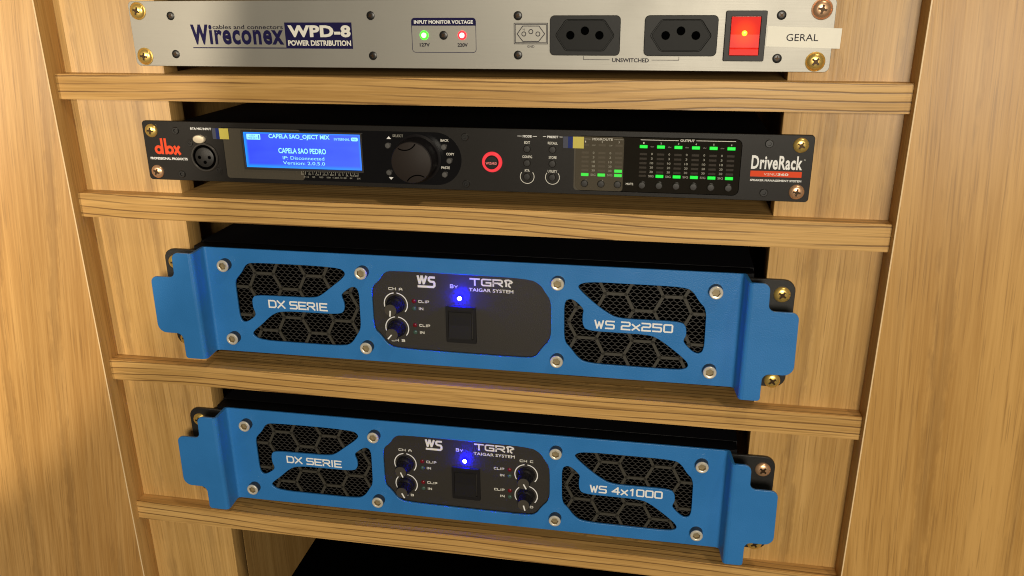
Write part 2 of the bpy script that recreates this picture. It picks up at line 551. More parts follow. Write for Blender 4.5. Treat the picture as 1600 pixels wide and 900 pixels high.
GL = {   # squared stroke letters on a 1 x 1 cell
 'A': [[(0, 0), (0, .62), (.3, 1), (.7, 1), (1, .62), (1, 0)], [(0, .38), (1, .38)]],
 'B': [[(0, 0), (0, 1), (.82, 1), (.97, .86), (.97, .66), (.82, .53), (0, .53)], [(.82, .53), (1, .4), (1, .14), (.85, 0), (0, 0)]],
 'C': [[(1, 1), (.12, 1), (0, .88), (0, .12), (.12, 0), (1, 0)]],
 'D': [[(0, 0), (0, 1), (.78, 1), (1, .8), (1, .2), (.78, 0), (0, 0)]],
 'E': [[(1, 1), (0, 1), (0, 0), (1, 0)], [(0, .5), (.88, .5)]],
 'G': [[(1, 1), (.14, 1), (0, .86), (0, .14), (.14, 0), (1, 0), (1, .48), (.52, .48)]],
 'H': [[(0, 0), (0, 1)], [(1, 0), (1, 1)], [(0, .5), (1, .5)]],
 'I': [[(.5, 0), (.5, 1)]],
 'L': [[(0, 1), (0, 0), (1, 0)]],
 'M': [[(0, 0), (0, 1), (.5, .42), (1, 1), (1, 0)]],
 'N': [[(0, 0), (0, 1), (1, 0), (1, 1)]],
 'O': [[(.1, 0), (.9, 0), (1, .1), (1, .9), (.9, 1), (.1, 1), (0, .9), (0, .1), (.1, 0)]],
 'P': [[(0, 0), (0, 1), (.85, 1), (1, .86), (1, .58), (.85, .44), (0, .44)]],
 'R': [[(0, 0), (0, 1), (.85, 1), (1, .86), (1, .6), (.85, .47), (0, .47)], [(.5, .47), (1, 0)]],
 'S': [[(1, 1), (.1, 1), (0, .9), (0, .62), (.1, .52), (.9, .52), (1, .42), (1, .1), (.9, 0), (0, 0)]],
 'T': [[(0, 1), (1, 1)], [(.5, 1), (.5, 0)]],
 'U': [[(0, 1), (0, .12), (.12, 0), (.88, 0), (1, .12), (1, 1)]],
 'V': [[(0, 1), (.5, 0), (1, 1)]],
 'W': [[(0, 1), (.25, 0), (.5, .8), (.75, 0), (1, 1)]],
 'X': [[(0, 0), (1, 1)], [(0, 1), (1, 0)]],
 'x': [[(0, 0), (1, .74)], [(0, .74), (1, 0)]],
 'Y': [[(0, 1), (.5, .5), (1, 1)], [(.5, .5), (.5, 0)]],
 'y': [[(0, .7), (.5, .35), (1, .7)], [(.5, .35), (.5, 0)]],
 '0': [[(.1, 0), (.9, 0), (1, .1), (1, .9), (.9, 1), (.1, 1), (0, .9), (0, .1), (.1, 0)]],
 '1': [[(.25, .8), (.6, 1), (.6, 0)]],
 '2': [[(0, 1), (.9, 1), (1, .9), (1, .62), (.88, .5), (.12, .5), (0, .38), (0, 0), (1, 0)]],
 '3': [[(0, 1), (.9, 1), (1, .9), (1, .1), (.9, 0), (0, 0)], [(.3, .5), (1, .5)]],
 '4': [[(.78, 0), (.78, 1), (0, .32), (1, .32)]],
 '5': [[(1, 1), (0, 1), (0, .55), (.9, .55), (1, .45), (1, .1), (.9, 0), (0, 0)]],
 '6': [[(1, .9), (.9, 1), (.1, 1), (0, .9), (0, .1), (.1, 0), (.9, 0), (1, .1), (1, .45), (.9, .55), (0, .55)]],
}
NARROW = {'I': 0.22, '1': 0.75, 'x': 0.85, 'y': 0.8}
def ribbon(bm, pts, w, y):
    """flat stroke of width w along pts (x, z), mitred"""
    P = [Vector(p) for p in pts]
    closed = (P[0] - P[-1]).length < 1e-6
    if closed: P = P[:-1]
    n = len(P)
    L, R = [], []
    for i in range(n):
        a = P[i - 1] if (i > 0 or closed) else None
        b = P[(i + 1) % n] if (i < n - 1 or closed) else None
        d0 = (P[i] - a).normalized() if a is not None else None
        d1 = (b - P[i]).normalized() if b is not None else None
        if d0 is None: d0 = d1
        if d1 is None: d1 = d0
        n0 = Vector((-d0.y, d0.x)); n1 = Vector((-d1.y, d1.x))
        m = n0 + n1
        m = n0 if m.length < 1e-6 else m.normalized()
        k = min(1.6, 1 / max(0.3, m.dot(n0)))
        L.append(bm.verts.new((P[i].x + m.x * w / 2 * k, y, P[i].y + m.y * w / 2 * k)))
        R.append(bm.verts.new((P[i].x - m.x * w / 2 * k, y, P[i].y - m.y * w / 2 * k)))
    for i in range(n if closed else n - 1):
        j = (i + 1) % n
        f = bm.faces.new((L[i], L[j], R[j], R[i]))
        f.normal_update()
        if f.normal.y > 0: f.normal_flip()
def sharp_split(pts):
    runs, cur = [], [pts[0]]
    for i in range(1, len(pts)):
        cur.append(pts[i])
        if i < len(pts) - 1:
            d0 = (Vector(pts[i]) - Vector(pts[i - 1])).normalized(); d1 = (Vector(pts[i + 1]) - Vector(pts[i])).normalized()
            if d0.dot(d1) < -0.15:
                runs.append(cur); cur = [pts[i]]
    runs.append(cur)
    return runs
def strokes(s, xl, xr, zb, zt, w, y, mat, parent, gap=0.32, word=0.7, shear=0.0, name='lettering', serif=False, small=None):
    """square stroke lettering fitted into a box (outer extents)"""
    adv = []
    x = 0.0
    for ch in s:
        if ch == ' ':
            x += word; continue
        k = small if (small and ch.islower()) else 1.0
        g = NARROW.get(ch, 1.0)
        adv.append((ch, x, g)); x += g + gap
    tot = x - gap
    W = (xr - xl - w); H = (zt - zb - w)
    u = W / tot
    bm = bmesh.new()
    yy = 0
    for ch, x0, g in adv:
        for st in GL[ch]:
            pts = []
            for px, pz in st:
                X = xl + w / 2 + (x0 + px * g) * u
                Z = zb + w / 2 + pz * H
                pts.append((X + shear * (Z - zb), Z))
            for run in sharp_split(pts):
                if (Vector(run[0]) - Vector(run[-1])).length > 1e-6:         # square stroke ends
                    a, b = Vector(run[0]), Vector(run[1]); a = a + (a - b).normalized() * w * .48
                    c, e = Vector(run[-1]), Vector(run[-2]); c = c + (c - e).normalized() * w * .48
                    run = [tuple(a)] + run[1:-1] + [tuple(c)]
                ribbon(bm, run, w, y + yy)
                yy -= 0.004
    return link(name, mesh_from(bm), mat, parent)
def line(pts, w, y, mat, parent, name='printed_line'):
    bm = bmesh.new()
    ribbon(bm, pts, w, y)
    return link(name, mesh_from(bm), mat, parent)
def arc_pts(cx, cz, r, a0, a1, n=20):
    return [(cx + r * math.cos(math.radians(a0 + (a1 - a0) * i / n)), cz + r * math.sin(math.radians(a0 + (a1 - a0) * i / n))) for i in range(n + 1)]

# shared small hardware --------------------------------------------------
def cross_screw_mesh(r, h, mat, washer=0.0):
    bm = bmesh.new()
    prof = [(r, 0.0), (r, -0.4), (r * .97, -0.4 - h * .25), (r * .82, -0.4 - h * .62), (r * .55, -0.4 - h * .9), (0, -0.4 - h)]
    if washer:
        prof = [(r + washer, 0), (r + washer, -0.5), (r + .1, -0.7)] + prof[1:]
    lathe_bm(prof, 28, bm)
    bmesh.ops.recalc_face_normals(bm, faces=bm.faces)
    nf = len(bm.faces)
    ylo = -0.4 - h
    for a, b in ((r * .50, r * .12), (r * .12, r * .50)):       # cross slot, a hair proud at the crown and buried at its ends
        box_bm(-a, a, ylo - 0.10, ylo + h * .5, -b, b, 0, bm=bm)
    q = r * .2
    bmv = box_bm(-q, q, ylo - 0.13, ylo + h * .4, -q, q, 0, bm=bm)
    bm.faces.ensure_lookup_table()
    for f in bm.faces[nf:]: f.material_index = 1
    me = mesh_from(bm, 30)
    me.materials.append(MATS[mat]); me.materials.append(MATS['recess_dark'])
    return me
BRASS_BIG = cross_screw_mesh(5.4, 2.0, 'brass', 0.7)
COPPER_BIG = cross_screw_mesh(5.6, 2.0, 'copper_brass', 0.8)
BRASS = cross_screw_mesh(5.0, 1.9, 'brass')
COPPER = cross_screw_mesh(5.0, 1.9, 'copper_brass')
def small_screw_mesh(r, h, mat='screw_black', hexs=False):
    bm = bmesh.new()
    lathe_bm([(r, 0), (r, -h * .6), (r * .86, -h), (r * .48, -h), (r * .42, -h + .9), (0, -h + .9)], 18, bm)
    bmesh.ops.recalc_face_normals(bm, faces=bm.faces)
    me = mesh_from(bm, 30)
    me.materials.append(MATS[mat])
    return me
SMALL_SCREW = small_screw_mesh(2.7, 1.0)
FLUSH_SCREW = cross_screw_mesh(2.9, 0.5, 'screw_black')
def place(me, name, x, y, z, parent, rot=0.0):
    o = link(name, me, None, parent, (x, y, z))
    if rot: o.rotation_euler = (0, math.radians(rot), 0)
    return o
def dome_led(name, x, y, z, r, h, mat, parent):
    key = ('dome', r, h, mat)
    if key not in MESHES:
        MESHES[key] = lathe([(r, 0), (r, -h * .35), (r * .8, -h * .75), (r * .45, -h * .95), (0, -h)], 16, 60)
        MESHES[key].materials.append(MATS[mat])
    return place(MESHES[key], name, x, y, z, parent)
MESHES = {}

# ================================================================== the cabinet
XL, XR = -302.0, 290.5            # clear width between the stiles
YS = -19.0                        # front face of the stiles
YF = -12.0                        # front edge of the shelves
ZB, ZT = -620.0, 330.0
cab = thing('equipment_cabinet', 'oak laminate equipment cabinet with four shelves holding the rack units', 'cabinet', (0, 0, 0), -ZB)
box('mounting_board', -640, -221, 0, 18, ZB, ZT, 'oak_board', cab, 0.5)
box('mounting_board', 217, 620, 0, 18, ZB, ZT, 'oak_board', cab, 0.5)
box('front_stile', -640, XL - 1, YS, -0.1, ZB, ZT, 'oak_stile_a', cab, 0.3)
box('front_stile', XR + 1, 620, YS, -0.1, ZB, ZT, 'oak_stile_b', cab, 0.3)
box('edge_band', XL - 0.9, XL, YS - 0.15, -0.1, ZB, ZT, ['oak_board'], cab, 0.25)
box('edge_band', XR, XR + 0.9, YS - 0.15, -0.1, ZB, ZT, ['oak_board'], cab, 0.25)
box('edge_trim', XL - 1.15, XL - 0.15, YS - 0.35, YS - 0.2, ZB, ZT, 'oak_edging', cab)
box('edge_trim', XR + 0.15, XR + 1.0, YS - 0.35, YS - 0.2, ZB, ZT, 'oak_edging', cab)
for k, (z0, z1) in enumerate(((38.0, 56.4), (-51.9, -33.1), (-192.6, -174.6), (-330.6, -312.6))):
    bm = bmesh.new()
    out = [(XL + .1, YF), (XR - .1, YF), (XR - .1, -0.1), (216.8, -0.1), (216.8, 330), (-220.8, 330), (-220.8, -0.1), (XL + .1, -0.1)]
    vs = [bm.verts.new((x, y, z0)) for x, y in out]
    f = bm.faces.new(vs)
    r = bmesh.ops.extrude_face_region(bm, geom=[f])
    for v in r['geom']:
        if isinstance(v, bmesh.types.BMVert): v.co.z = z1
    bmesh.ops.recalc_face_normals(bm, faces=bm.faces)
    bm.normal_update()
    es = [e for e in bm.edges if all(abs(v.co.y - YF) < .01 for v in e.verts) and abs(e.verts[0].co.z - e.verts[1].co.z) < .01]
    bmesh.ops.bevel(bm, geom=es, offset=0.5, segments=2, affect='EDGES')
    me = mesh_from(bm, 40)
    # shift the grain of every shelf so that no two fronts repeat
    o = link('shelf', me, 'oak_shelf', cab, (0, 0, 0))
    dx = (0.0, 0.63, -0.41, 1.27)[k]
    me.transform(Matrix.Translation((-dx, 0, 0)))
    o.location.x += dx
box('side_panel', -262, -244, 18.2, 420, ZB, ZT, 'oak_inside', cab)
box('side_panel', 240, 258, 18.2, 420, ZB, ZT, 'oak_inside', cab)
box('side_panel', -239, -221.05, 18.05, 420, -469.8, -330.8, 'oak_board', cab)
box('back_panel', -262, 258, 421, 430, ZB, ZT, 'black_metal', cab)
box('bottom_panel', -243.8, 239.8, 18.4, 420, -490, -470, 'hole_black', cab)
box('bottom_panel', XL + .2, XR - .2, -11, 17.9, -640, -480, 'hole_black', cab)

# ================================================================== 1: power distribution unit
def pdu():
    d = thing('power_distributor', 'silver power distribution unit with two black sockets and a lit red switch', 'power strip', (0, -3, 84.2), 22)
    F = 0.0
    pr = plate('front_panel', [rrect(-240, 241.3, -22.3, 22.3, 3.5)], F, 2.8, 'satin_aluminium', d, 0.25)
    box('chassis', -214, 212, 3.0, 170, -20, 20.5, 'black_metal', d)
    P = -0.08
    for x, z, me, r in ((-232.7, 15.6, BRASS_BIG, 20), (-232.2, -15.6, BRASS_BIG, 8), (232.9, 15.5, COPPER_BIG, 12), (232.3, -15.8, BRASS_BIG, 40)):
        place(me, 'mounting_screw', x, F, z, d, r)
    for x, z in ((-207.7, 12.2), (-207.7, -13.9), (-59.1, 12.2), (-59.1, -14.1), (-8.5, -0.5), (42.4, 12.0), (42.4, -13.0), (209.2, 12.1), (209.0, -14.0)):
        place(FLUSH_SCREW, 'panel_screw', x, F, z, pr, random.uniform(0, 90))
    # maker's print
    text('W', -193.7, -180.3, -7.2, 6.4, P, 'print_navy', pr, 0.05)
    text('ireconex', -179.8, -123.6, -7.2, 6.2, P, 'print_navy', pr, 0.034, space=1.12)
    text('cables and connectors', -176.6, -123.6, 3.3, 6.2, P - .03, 'print_black', pr, 0.012)
    line([(-193.4, -9.4), (-122.3, -9.3)], 0.7, P, 'print_navy', pr)
    bx = decal('print_block', [[(-122.3, -9.6), (-73.2, -9.6), (-73.2, 7.8), (-122.3, 7.8)]], P, 'print_navy', pr)
    text('WPD-8', -120.0, -74.2, -2.0, 6.0, P - .1, 'print_cream', pr, 0.045, space=1.06)
    text('POWER DISTRIBUTION', -120.6, -74.4, -7.7, -4.0, P - .1, 'print_cream', pr, 0.035)
    # input voltage monitor
    o = rrect(-30.6, 13.8, -11.6, 10.6, 2.2)
    line(o + [o[0]], 0.35, P, 'print_navy', pr)
    decal('print_block', [fillet([(-30.6, 5.7), (13.8, 5.7), (13.8, 10.6, 2.2), (-30.6, 10.6, 2.2)])], P - .03, 'print_navy', pr)
    text('INPUT MONITOR VOLTAGE', -28.8, 12.0, 6.9, 9.2, P - .12, 'print_white', pr, 0.035)
    for x, core, dome, t in ((-22.0, 'led_green_core', 'led_green_dome', '127V'), (4.4, 'led_red_core', 'led_red_dome', '220V')):
        dome_led('indicator_light', x, F, -0.45, 3.0, 1.2, dome, d)
        dome_led('indicator_core', x, F - 0.7, -0.45, 1.75, 0.9, core, d)
        text(t, x - 3.4, x + 3.7, -7.9, -5.5, P, 'print_black', pr, 0.035)
    # earth socket symbol
    for q in (0, 0.75):
        line([(39.8 + q, 7.3 - q), (62.1 - q, 7.3 - q), (62.1 - q, -5.8 + q), (39.8 + q, -5.8 + q), (39.8 + q, 7.3 - q)], 0.42, P, 'print_black', pr)
    hx = [(41.8, .5), (45.6, 5.5), (56.4, 5.5), (60.2, .6), (56.2, -4.2), (45.6, -4.2), (41.8, .5)]
    line(hx, 0.5, P, 'print_black', pr)
    for x, z in ((46.3, .5), (51.0, 2.0), (55.7, .5)):
        c = circle(x, z, 1.35, 14)
        line(c + [c[0]], 0.5, P, 'print_black', pr)
    text('N', 45.6, 46.9, 2.7, 3.9, P, 'print_black', pr)
    text('GND', 48.6, 53.4, -8.2, -6.7, P, 'print_black', pr, 0.01)
    # two sockets
    for cx in (86.8, 148.2):
        hexo = fillet([(-19.2, 0, 2.0), (-12.5, 9.7, 3.0), (12.5, 9.7, 3.0), (19.2, 0, 2.0), (12.5, -9.7, 3.0), (-12.5, -9.7, 3.0)])
        hexo = [(cx + a, b - 0.2) for a, b in hexo]
        sk = plate('socket', [rrect(cx - 23, cx + 23, -12.9, 12.2, 3.0), hexo], -1.9, 1.9, 'socket_black', d, 0.35)
        holes = [circle(cx - 9.5, -0.2, 2.6, 18), circle(cx, 2.6, 2.6, 18), circle(cx + 9.5, -0.2, 2.6, 18)]
        hex_in = [((a - cx) * .965 + cx, b * .965) for a, b in hexo]
        plate('socket_face', [[((a - cx) * 1.03 + cx, b * 1.03) for a, b in hexo]] + holes, -0.10, 0.1, 'socket_black', sk)
        fl = plate('socket_core', [hex_in] + holes, -1.2, 0.9, 'socket_core', sk, 0.2)
        for h in holes:
            c = (sum(a for a, _ in h) / len(h), sum(b for _, b in h) / len(h))
            link('pin_hole', mesh_from(lathe_bm([(2.62, -0.6), (2.62, -0.14), (0, -0.14)], 18)), 'hole_black', sk, (c[0], 0, c[1]))
    line([(86.2, -13.3), (86.2, -15.6), (103.3, -15.6)], 0.3, P, 'print_black', pr)
    line([(147.9, -13.3), (147.9, -15.6), (130.4, -15.6)], 0.3, P, 'print_black', pr)
    text('UNSWITCHED', 105.0, 128.8, -17.1, -14.5, P, 'print_black', pr, 0.025)
    # lit rocker switch
    sw = plate('rocker_switch', [rrect(175.5, 200.6, -15.8, 14.9, 1.0), rrect(179.0, 197.0, -12.2, 11.4, 0.8)], -2.0, 2.0, 'black_plastic', d, 0.35)
    bm = bmesh.new()
    prof = [(-12.0, -0.2), (-12.0, -3.2), (-8.4, -2.5), (-7.9, -2.2), (-7.4, -2.45), (0.5, -1.5), (11.2, -2.6), (11.2, -0.2)]
    rows = []
    for X in (179.2, 196.8):
        rows.append([bm.verts.new((X, y, z)) for z, y in prof])
    for i in range(len(prof) - 1):
        bm.faces.new((rows[0][i], rows[1][i], rows[1][i + 1], rows[0][i + 1]))
    bm.faces.new(rows[0]); bm.faces.new(list(reversed(rows[1])))
    bmesh.ops.recalc_face_normals(bm, faces=bm.faces)
    rk = link('rocker', mesh_from(bm), 'rocker_red', sw)
    dome_led('bulb', 187.6, -1.75, 1.3, 1.7, 0.5, 'bulb_amber', sw)
    # label strip stuck over the right end
    lb = plate('label_strip', [[(201.4, -6.7), (246.0, -7.9), (246.1, 4.2), (201.7, 5.6)]], -0.14, 0.1, 'label_paper', d)
    lb['label'] = 'cream paper label strip reading GERAL'
    text('GERAL', 213.4, 232.6, -3.4, 0.9, -0.24, 'print_black', lb, 0.0)
    return d
pdu()

# ================================================================== 2: loudspeaker processor
def processor():
    d = thing('audio_processor', 'black one-unit audio processor with glowing blue display and green level lights', 'processor', (-3.6, -3, 0.0), 22)
    F = 0.0
    win = rrect(86.0, 196.0, -19.3, 18.4, 4.0)
    lcd_hole = rrect(-160.5, -67.8, -11.0, 16.6, 0.6)
    pr = plate('front_panel', [rrect(-240.3, 241.6, -22.3, 22.2, 2.5)], F, 2.8, 'panel_black', d, 0.3)
    box('chassis', -214, 214, 3.0, 210, -21, 21, 'black_metal', d)
    P = -0.08
    for x, z, me, r in ((-233.0, 14.9, BRASS, 5), (-232.8, -16.0, COPPER, 25), (233.1, 15.6, BRASS, 30), (233.5, -15.5, COPPER, 10)):
        place(me, 'mounting_screw', x, F, z, d, r)
    for x, z in ((-213.2, 15.3), (-212.8, -17.4), (8.0, 15.7), (8.2, -17.4), (213.1, 16.2), (212.6, -16.7)):
        place(SMALL_SCREW, 'panel_screw', x, F, z, pr)
    # maker's mark and lettering on the left ear
    lg = 'print_red'
    bm = bmesh.new()
    def ring(cx, cz, r, w, a0=0, a1=360):
        ribbon(bm, arc_pts(cx, cz, r, a0, a1, 24), w, P)
    ring(-229.3, 0.6, 2.35, 2.0); ribbon(bm, [(-226.3, -2.7), (-226.3, 9.3)], 1.9, P - .02)
    ring(-220.2, 0.6, 2.35, 2.0); ribbon(bm, [(-223.3, -2.7), (-223.3, 9.3)], 1.9, P - .02)
    ribbon(bm, [(-216.4, 3.7), (-211.9, -2.7)], 2.0, P - .02); ribbon(bm, [(-216.6, -2.7), (-212.1, 3.7)], 2.0, P - .04)
    link('maker_logo', mesh_from(bm), lg, pr)
    text('PROFESSIONAL PRODUCTS', -237.2, -206.7, -6.9, -5.0, P, 'print_white', pr, 0.03)
    text('RTA MIC INPUT', -201.0, -184.2, 16.2, 17.9, P, 'print_white', pr, 0.03)
    # microphone socket
    x0, z0 = -192.0, -4.0
    ms = link('microphone_socket', lathe([(10.9, 0), (10.9, -1.0), (10.3, -1.6), (9.6, -1.6), (9.2, -1.1)], 40), 'rim_grey', d, (x0, F, z0))
    link('socket_well', mesh_from(lathe_bm([(9.3, -1.15), (8.9, -0.45), (0, -0.45)], 40), 30), 'hole_black', ms, (x0, F, z0))
    link('socket_insert', lathe([(7.4, -0.4), (7.4, -1.1), (7.0, -1.35), (0, -1.35)], 40), 'black_powder', ms, (x0, F, z0))
    plate('socket_flange', [fillet([(-205.2, 9.0, 2), (-197, 9.6, 2), (-179.5, -12.5, 2), (-179.8, -17.0, 2), (-186, -17.2, 2), (-205.4, 3.0, 2)])], -0.4, 0.4, 'panel_black', ms, 0.1)
    for px, pz in ((-195.9, -4.0), (-187.9, -4.0), (-191.8, -7.6)):
        link('pin_hole', mesh_from(lathe_bm([(1.35, -1.2), (1.35, -1.42), (0, -1.42)], 14)), 'hole_black', ms, (px, 0, pz))
    tb = link('release_tab', mesh_from(lathe_bm([(1, 0), (1, -1.6), (.86, -2.1), (0, -2.3)], 24), 40), 'latch_metal', ms, (-194.5, F, 9.5))
    tb.scale = (4.9, 1, 3.1)
    for px, pz in ((-202.7, 5.9), (-182.3, -13.6)):
        place(SMALL_SCREW, 'panel_screw', px, F, pz, pr).scale = (.8, .8, .8)
    # glossy black field with the display and the big wheel
    fld = [(-176.0, 18.5), (-176.0, -16.2), (-173.0, -19.2)] + arc_pts(-13.7, -0.35, 18.85, -90, 90, 24)
    fd = decal('display_field', [fld], -0.10, 'gloss_black', pr)
    ds = link('display', mesh_from(box_bm(-158.9, -69.2, -0.35, -0.1, -10.3, 15.5)), 'lcd_backlight', d)
    plate('display_bezel', [rrect(-160.6, -67.6, -12.0, 17.0, 0.8), rrect(-159.2, -68.9, -10.6, 15.8, 0.3)], -1.3, 1.2, 'rim_grey', ds, 0.2)
    D = -0.42
    decal('display_badge', [rrect(-156.6, -145.8, 10.2, 14.3, 0.5)], D, 'lcd_ink', ds)
    text('USER', -154.2, -149.6, 12.4, 13.8, D - .06, 'lcd_dark_ink', ds)
    text('PRESET', -155.6, -147.8, 10.6, 12.0, D - .06, 'lcd_dark_ink', ds)
    text('1', -147.3, -146.5, 10.8, 13.6, D - .06, 'lcd_dark_ink', ds)
    text('CAPELA SAO_OJECT MIX', -139.2, -92.1, 10.6, 14.6, D, 'lcd_ink', ds, 0.025)
    text('INTERNAL', -88.8, -76.8, 11.0, 12.8, D, 'lcd_ink', ds, 0.0)
    decal('display_badge', [rrect(-75.9, -70.8, 10.8, 13.4, 1.0)], D, 'lcd_ink', ds)
    text('96k', -75.0, -71.7, 11.4, 12.8, D - .06, 'lcd_dark_ink', ds)
    text('CAPELA SAO PEDRO', -132.6, -95.7, 0.7, 4.6, D, 'lcd_ink', ds, 0.025)
    text('IP: Disconnected', -129.7, -97.5, -3.8, -1.4, D, 'lcd_ink', ds)
    text('Version: 2.0.5.0', -129.9, -97.2, -7.5, -5.1, D, 'lcd_ink', ds)
    bm = bmesh.new()
    for i in range(31):
        x = -116.1 + i * (43.6 / 30)
        ln = 3.3 if i % 4 == 2 else (2.5 if i % 2 == 0 else 1.3)
        ribbon(bm, [(x, -11.4), (x, -11.4 - ln)], 0.34, -0.2)
    link('frequency_scale', mesh_from(bm), 'print_grey', pr)
    for i, t in enumerate(('20', '50', '125', '315', '800', '2K', '5K', '12.5K')):
        x = -115.8 + i * 5.8
        text(t, x - 0.5 * len(t), x + 0.55 * len(t), -15.0, -13.9, -0.2, 'print_grey', pr)
    for i, t in enumerate(('31.5', '80', '200', '500', '1.25K', '3.15K', '8K', '20K')):
        x = -112.8 + i * 5.8
        text(t, x - 0.5 * len(t), x + 0.5 * len(t), -16.9, -15.8, -0.2, 'print_grey', pr)
    # wheel
    kb = link('select_wheel', lathe([(17.2, 0), (17.2, -1.2), (16.2, -1.8), (15.6, -2.4), (15.1, -14.5), (14.6, -15.9), (13.4, -16.6), (0, -16.6)], 48, 30), 'knob_black', d, (-26.8, F, -0.2))
    cap = link('wheel_cap', lathe([(14.3, -16.3), (14.2, -16.75), (13.9, -16.9), (0, -16.9)], 48, 30), 'wheel_cap', kb, (-26.8, F, -0.2))
    for s in (1, -1):
        bm = bmesh.new()
        c0 = (-31.2, 17.6) if s > 0 else (-22.2, -18.0)
        pts = [p for p in arc_pts(c0[0], c0[1], 9.2, 0, 360, 60) if math.hypot(p[0] + 26.8, p[1] + 0.2) < 13.7]
        k = max(range(len(pts)), key=lambda i: (Vector(pts[i]) - Vector(pts[i - 1])).length)
        pts = pts[k:] + pts[:k]
        ribbon(bm, pts, 0.8, -16.98)
        link('grip_groove', mesh_from(bm), 'hole_black', kb)
    def btn(x, z, mat, r=2.45, h=1.7, parent=d):
        key = ('btn', mat, r)
        if key not in MESHES:
            MESHES[key] = lathe([(r, 0), (r, -h * .7), (r * .8, -h), (0, -h * 1.06)], 20, 40)
            MESHES[key].materials.append(MATS[mat])
        return place(MESHES[key], 'push_button', x, -0.1, z, parent)
    decal('arrow_mark', [[(-49.3, 13.1), (-45.9, 13.1), (-47.6, 15.0)]], -0.2, 'print_white', pr)
    decal('arrow_mark', [[(-49.2, -14.5), (-47.5, -16.4), (-45.8, -14.5)]], -0.2, 'print_white', pr)
    text('SELECT', -44.7, -36.9, 14.5, 16.3, -0.2, 'print_grey', pr, 0.01)
    for x, z in ((-48.4, 8.4), (-48.6, -11.0), (-7.3, 8.3), (-3.6, -1.3), (-7.3, -11.3)): btn(x, z, 'button_grey', 2.1)
    for t, x, z in (('BACK', -6.7, 13.0), ('COPY', -2.9, 3.4), ('PASTE', -6.6, -6.4)):
        w = 2.9 if len(t) == 4 else 3.1
        text(t, x - w, x + w, z - .9, z + .9, -0.2, 'print_cream', pr, 0.015)
    # lit wizard button
    wz = link('wizard_button', lathe([(7.2, 0), (7.1, -0.9), (6.7, -1.2), (4.9, -1.2), (4.8, -0.6)], 40, 30), 'ring_red', d, (27.2, F, -1.3))
    link('button_face', lathe([(4.75, 0), (4.75, -1.3), (4.3, -1.7), (0, -1.8)], 32, 30), 'black_plastic', wz, (26.9, F, -1.6))
    text('WIZARD', 22.9, 30.9, -2.8, -1.1, -1.95, 'ring_print', wz, 0.02)
    # mode and preset columns
    for x, ttl, w, names in ((52.1, 'MODE', 3.1, ('EDIT', 'CONFIG', 'RTA')), (69.9, 'PRESET', 3.8, ('RECALL', 'STORE', 'UTILITY'))):
        text(ttl, x - w, x + w, 16.4, 18.0, P, 'print_white', pr, 0.035)
        line([(x - 6.8, 17.3), (x - w - .8, 17.3)], 0.35, P, 'print_white', pr)
        line([(x + w + .8, 17.3), (x + 6.8, 17.3)], 0.35, P, 'print_white', pr)
        for t, zt, zbt in zip(names, (12.9, 3.0, -6.7), (8.6, -1.2, -10.8)):
            w2 = {3: 1.7, 4: 2.0, 5: 2.7, 6: 3.4, 7: 3.3}[len(t)]
            text(t, x - w2, x + w2, zt - .85, zt + .95, P, 'print_cream', pr, 0.015)
            btn(x, zbt, 'button_black', 2.6)
        line(arc_pts(x, -10.9, 4.9, 142, 398, 30), 0.4, P, 'print_cream', pr)
    # level window
    wd = decal('level_window', [win], -0.10, 'window_smoke', pr)
    o = rrect(86.0, 196.0, -19.3, 18.4, 4.0)
    line(o + [o[0]], 0.4, -0.18, 'hole_black', pr)
    W = -0.2
    text('MIX/ROUTE', 97.1, 110.9, 15.6, 17.2, W, 'print_cream', pr, 0.02)
    line([(91.4, 16.4), (96.2, 16.4)], 0.3, W, 'print_grey', pr)
    line([(111.8, 16.4), (118.0, 16.4)], 0.3, W, 'print_grey', pr)
    text('OUTPUT', 155.8, 165.2, 16.0, 17.6, W, 'print_cream', pr, 0.02)
    line([(129.6, 16.7), (154.8, 16.7)], 0.35, W, 'print_cream', pr)
    line([(166.2, 16.9), (191.8, 17.0)], 0.35, W, 'print_cream', pr)
    cell_on = mesh_from(box_bm(-2.6, 2.6, -0.45, 0, -1.05, 1.05, 0.2, 1)); cell_on.materials.append(MATS['led_green'])
    cell_off = mesh_from(box_bm(-2.4, 2.4, -0.06, 0, -0.7, 0.7)); cell_off.materials.append(MATS['led_dim'])
    cols = [(92.4, 0), (103.8, 0), (115.2, 0)] + [(131.75 + 11.5 * i, 1) for i in range(6)]
    lev = [7.1, 4.0, 0.9, -2.1, -5.1, -8.1]
    for i, (x, kind) in enumerate(cols):
        on = {-8.1} if not kind else ({12.2, -7.8} if i > 3 else {12.2})
        if i == 2: on = {-8.1, -5.1}
        for z in ([12.4] + lev):
            if kind and z == 12.4: z = 12.2
            if kind and z == -8.1: z = -7.8
            hit = z in on
            place(cell_on if hit else cell_off, 'level_light', x, W + .04, z, pr)
        text(str(i + 1 if not kind else i - 2), x - .35, x + .35, 14.0, 15.2, W, 'print_cream', pr)
        btn(x, -14.2, 'button_black', 2.55)
        if i in (2, 8): continue
        xm = x + 5.75
        text('CLIP' if not kind else 'thr', xm - 1.2, xm + 1.2, 11.8, 12.7, W, 'print_grey', pr)
        for t, z in zip(('0', '3', '10', '20', '30', 'SIG'), lev):
            w = 0.55 * len(t) if t != 'SIG' else 1.8
            text(t, xm - w, xm + w, z - .75 + .2 * kind, z + .75 + .2 * kind, W, 'print_grey', pr, 0.012)
    text('MUTE', 120.8, 125.8, -14.5, -13.0, W, 'print_cream', pr, 0.01)
    # right hand badge
    text('DriveRack', 202.9, 235.4, -0.9, 8.3, P, 'print_white', pr, 0.028, space=1.08)
